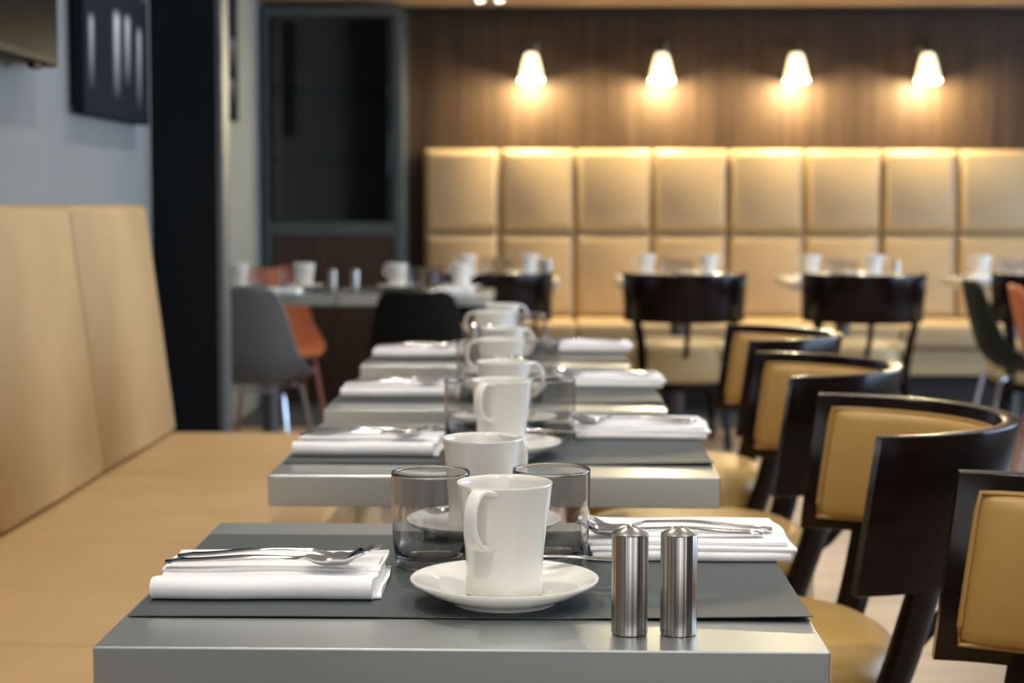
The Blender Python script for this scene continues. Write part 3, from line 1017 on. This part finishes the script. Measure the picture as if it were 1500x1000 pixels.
# ------------------------------------------------------------------ far tables in front of the padded wall
FAR = [(-0.245, 'leftmost far table'), (0.635, 'second far table'), (1.443, 'third far table'), (2.275, 'rightmost far table')]
for n, (cx, nm) in enumerate(FAR):
    cy = 8.72
    K['table'].put((cx, cy, 0.004), R(90), 'brushed steel table under the wall lamps, ' + nm.replace('far table', 'of the far tables'), 'steel tables before the far banquette')
    TF = TH + 0.0044
    g = ' on the far tables'
    K['mat_flat'].put((cx, cy, TF), R(-90), 'charcoal placemat on the ' + nm, 'placemats' + g)
    TF += 0.0014
    for q, dx in enumerate((-0.152, 0.150)):
        who = ('left', 'right')[q]
        K['saucer'].put((cx + dx, cy + 0.01, TF), 0, 'white saucer of the %s mug on the %s' % (who, nm), 'saucers' + g)
        K['mug'].put((cx + dx, cy + 0.01, TF + 0.0074), (R(175), R(5))[q], 'white mug, %s of two on the %s' % (who, nm), 'mugs' + g)
        K['glass'].put((cx + (-0.045, 0.042)[q], cy + (-0.03, 0.02)[q], TF), q, 'clear tumbler, %s of two on the %s' % (who, nm), 'tumblers' + g)
    K['roll'].put((cx - 0.17, cy - 0.199, TF), R(90), 'folded white napkin on the near left of the ' + nm, 'napkins' + g)
    K['flat'].put((cx + 0.10, cy + 0.175, TF), R(-90), 'folded white napkin on the bench side of the ' + nm, 'napkins' + g)
    if n in (0, 2):
        K['shaker'].put((cx + (0.245, 0.262)[n // 2], cy, TH + 0.0048), 0, 'steel cylinder shaker at the right of the ' + nm, 'steel shakers' + g)
    if n == 0:
        K['shaker'].put((cx + 0.21, cy + 0.02, TH + 0.0048 + 0.001), 0, 'steel cylinder shaker close to the right mug of the ' + nm, 'steel shakers' + g)
for cx, lab in ((-0.258, 'dark wood barrel chair seen from behind, leftmost, at the first far table'), (0.618, 'dark wood barrel chair seen from behind at the second far table'),
                (1.426, 'dark wood barrel chair seen from behind at the third far table'), (2.278, 'dark wood barrel chair seen from behind, cut by the right edge')):
    K['cream_chair'].put((cx, 8.075, 0.0005), 0, lab, 'barrel chairs before the far banquette')

# ------------------------------------------------------------------ tables and shell chairs at the left, before the cabinet
LEFT = [(-1.172, 'left table by the pillar'), (-0.542, 'right table behind the black shell chair')]
for n, (cx, nm) in enumerate(LEFT):
    cy = 7.15 + TD / 2
    K['table'].put((cx, cy, 0.0), 0, 'brushed steel table behind the pillar, ' + ('left of a joined pair' if n == 0 else 'right of a joined pair'), 'joined steel tables before the cabinet')
    g = ' on the joined tables'
    K['mat_flat'].put((cx, cy, T0), 0, 'charcoal placemat on the ' + nm, 'placemats' + g)
    for q, dx in enumerate(((-0.141, 0.139), (-0.098, 0.175))[n]):
        who = ('left', 'right')[q]
        K['saucer'].put((cx + dx, cy + 0.05, ZM), 0, 'white saucer of the %s mug on the %s' % (who, nm), 'saucers' + g)
        K['mug'].put((cx + dx, cy + 0.05, ZM + 0.0074), (R(80), R(100), R(150), R(30))[q + 2 * n], 'white mug, %s of two on the %s' % (who, nm), 'mugs' + g)
        K['glass'].put((cx + (dx + ((0.10, -0.09), (0.085, -0.095))[n][q]), cy + (-0.05, 0.16)[q], ZM), q, 'clear tumbler, %s of two on the %s' % (who, nm), 'tumblers' + g)
    K['roll'].put((cx + 0.0 + (0.05, 0.16)[n], cy - (0.19, 0.17)[n], ZM), R((0, 90)[n]), 'folded white napkin at the front of the ' + nm, 'napkins' + g)
    K['spoon'].put((cx - 0.06 + (0.0, 0.02)[n], cy - (0.195, 0.14)[n], ZM + (0.0214, 0.0002)[n]), R((2, 10)[n]), 'steel spoon at the front of the ' + nm, 'spoons' + g)
    K['shaker'].put((cx + (0.268, -0.268)[n], cy - 0.02, T0 + 0.0014), 0, 'slim steel shaker at the inner edge of the ' + nm, 'steel shakers' + g)


def place(o, loc, rz, label, group=None):
    o.location, o.rotation_euler = loc, (0, 0, rz)
    tag(o, label, 'chair', group)


place(make_shell_chair(M['plastic_grey'], M['chrome']), (-1.135, 6.72, 0.0005), R(-6), 'grey plastic shell chair with chrome legs behind the pillar')
blk = make_shell_chair(M['plastic_black'], M['chrome'])
place(blk, (-0.490, 6.80, 0.0005), R(0), 'black plastic shell chair at the joined tables')
blk.scale = (0.86, 1.0, 0.98)
place(make_shell_chair(M['plastic_orange'], M['leg_orange']), (-1.27, 8.12, 0.0005), R(200), 'orange shell chair on the far side of the joined tables')
place(make_shell_chair(M['plastic_green'], M['chrome']), (1.965, 7.35, 0.0005), R(-92), 'dark green shell chair turned sideways at the right')
place(make_shell_chair(M['plastic_orange'], M['leg_orange']), (2.015, 6.80, 0.0005), R(-98), 'orange shell chair cut off by the right edge')
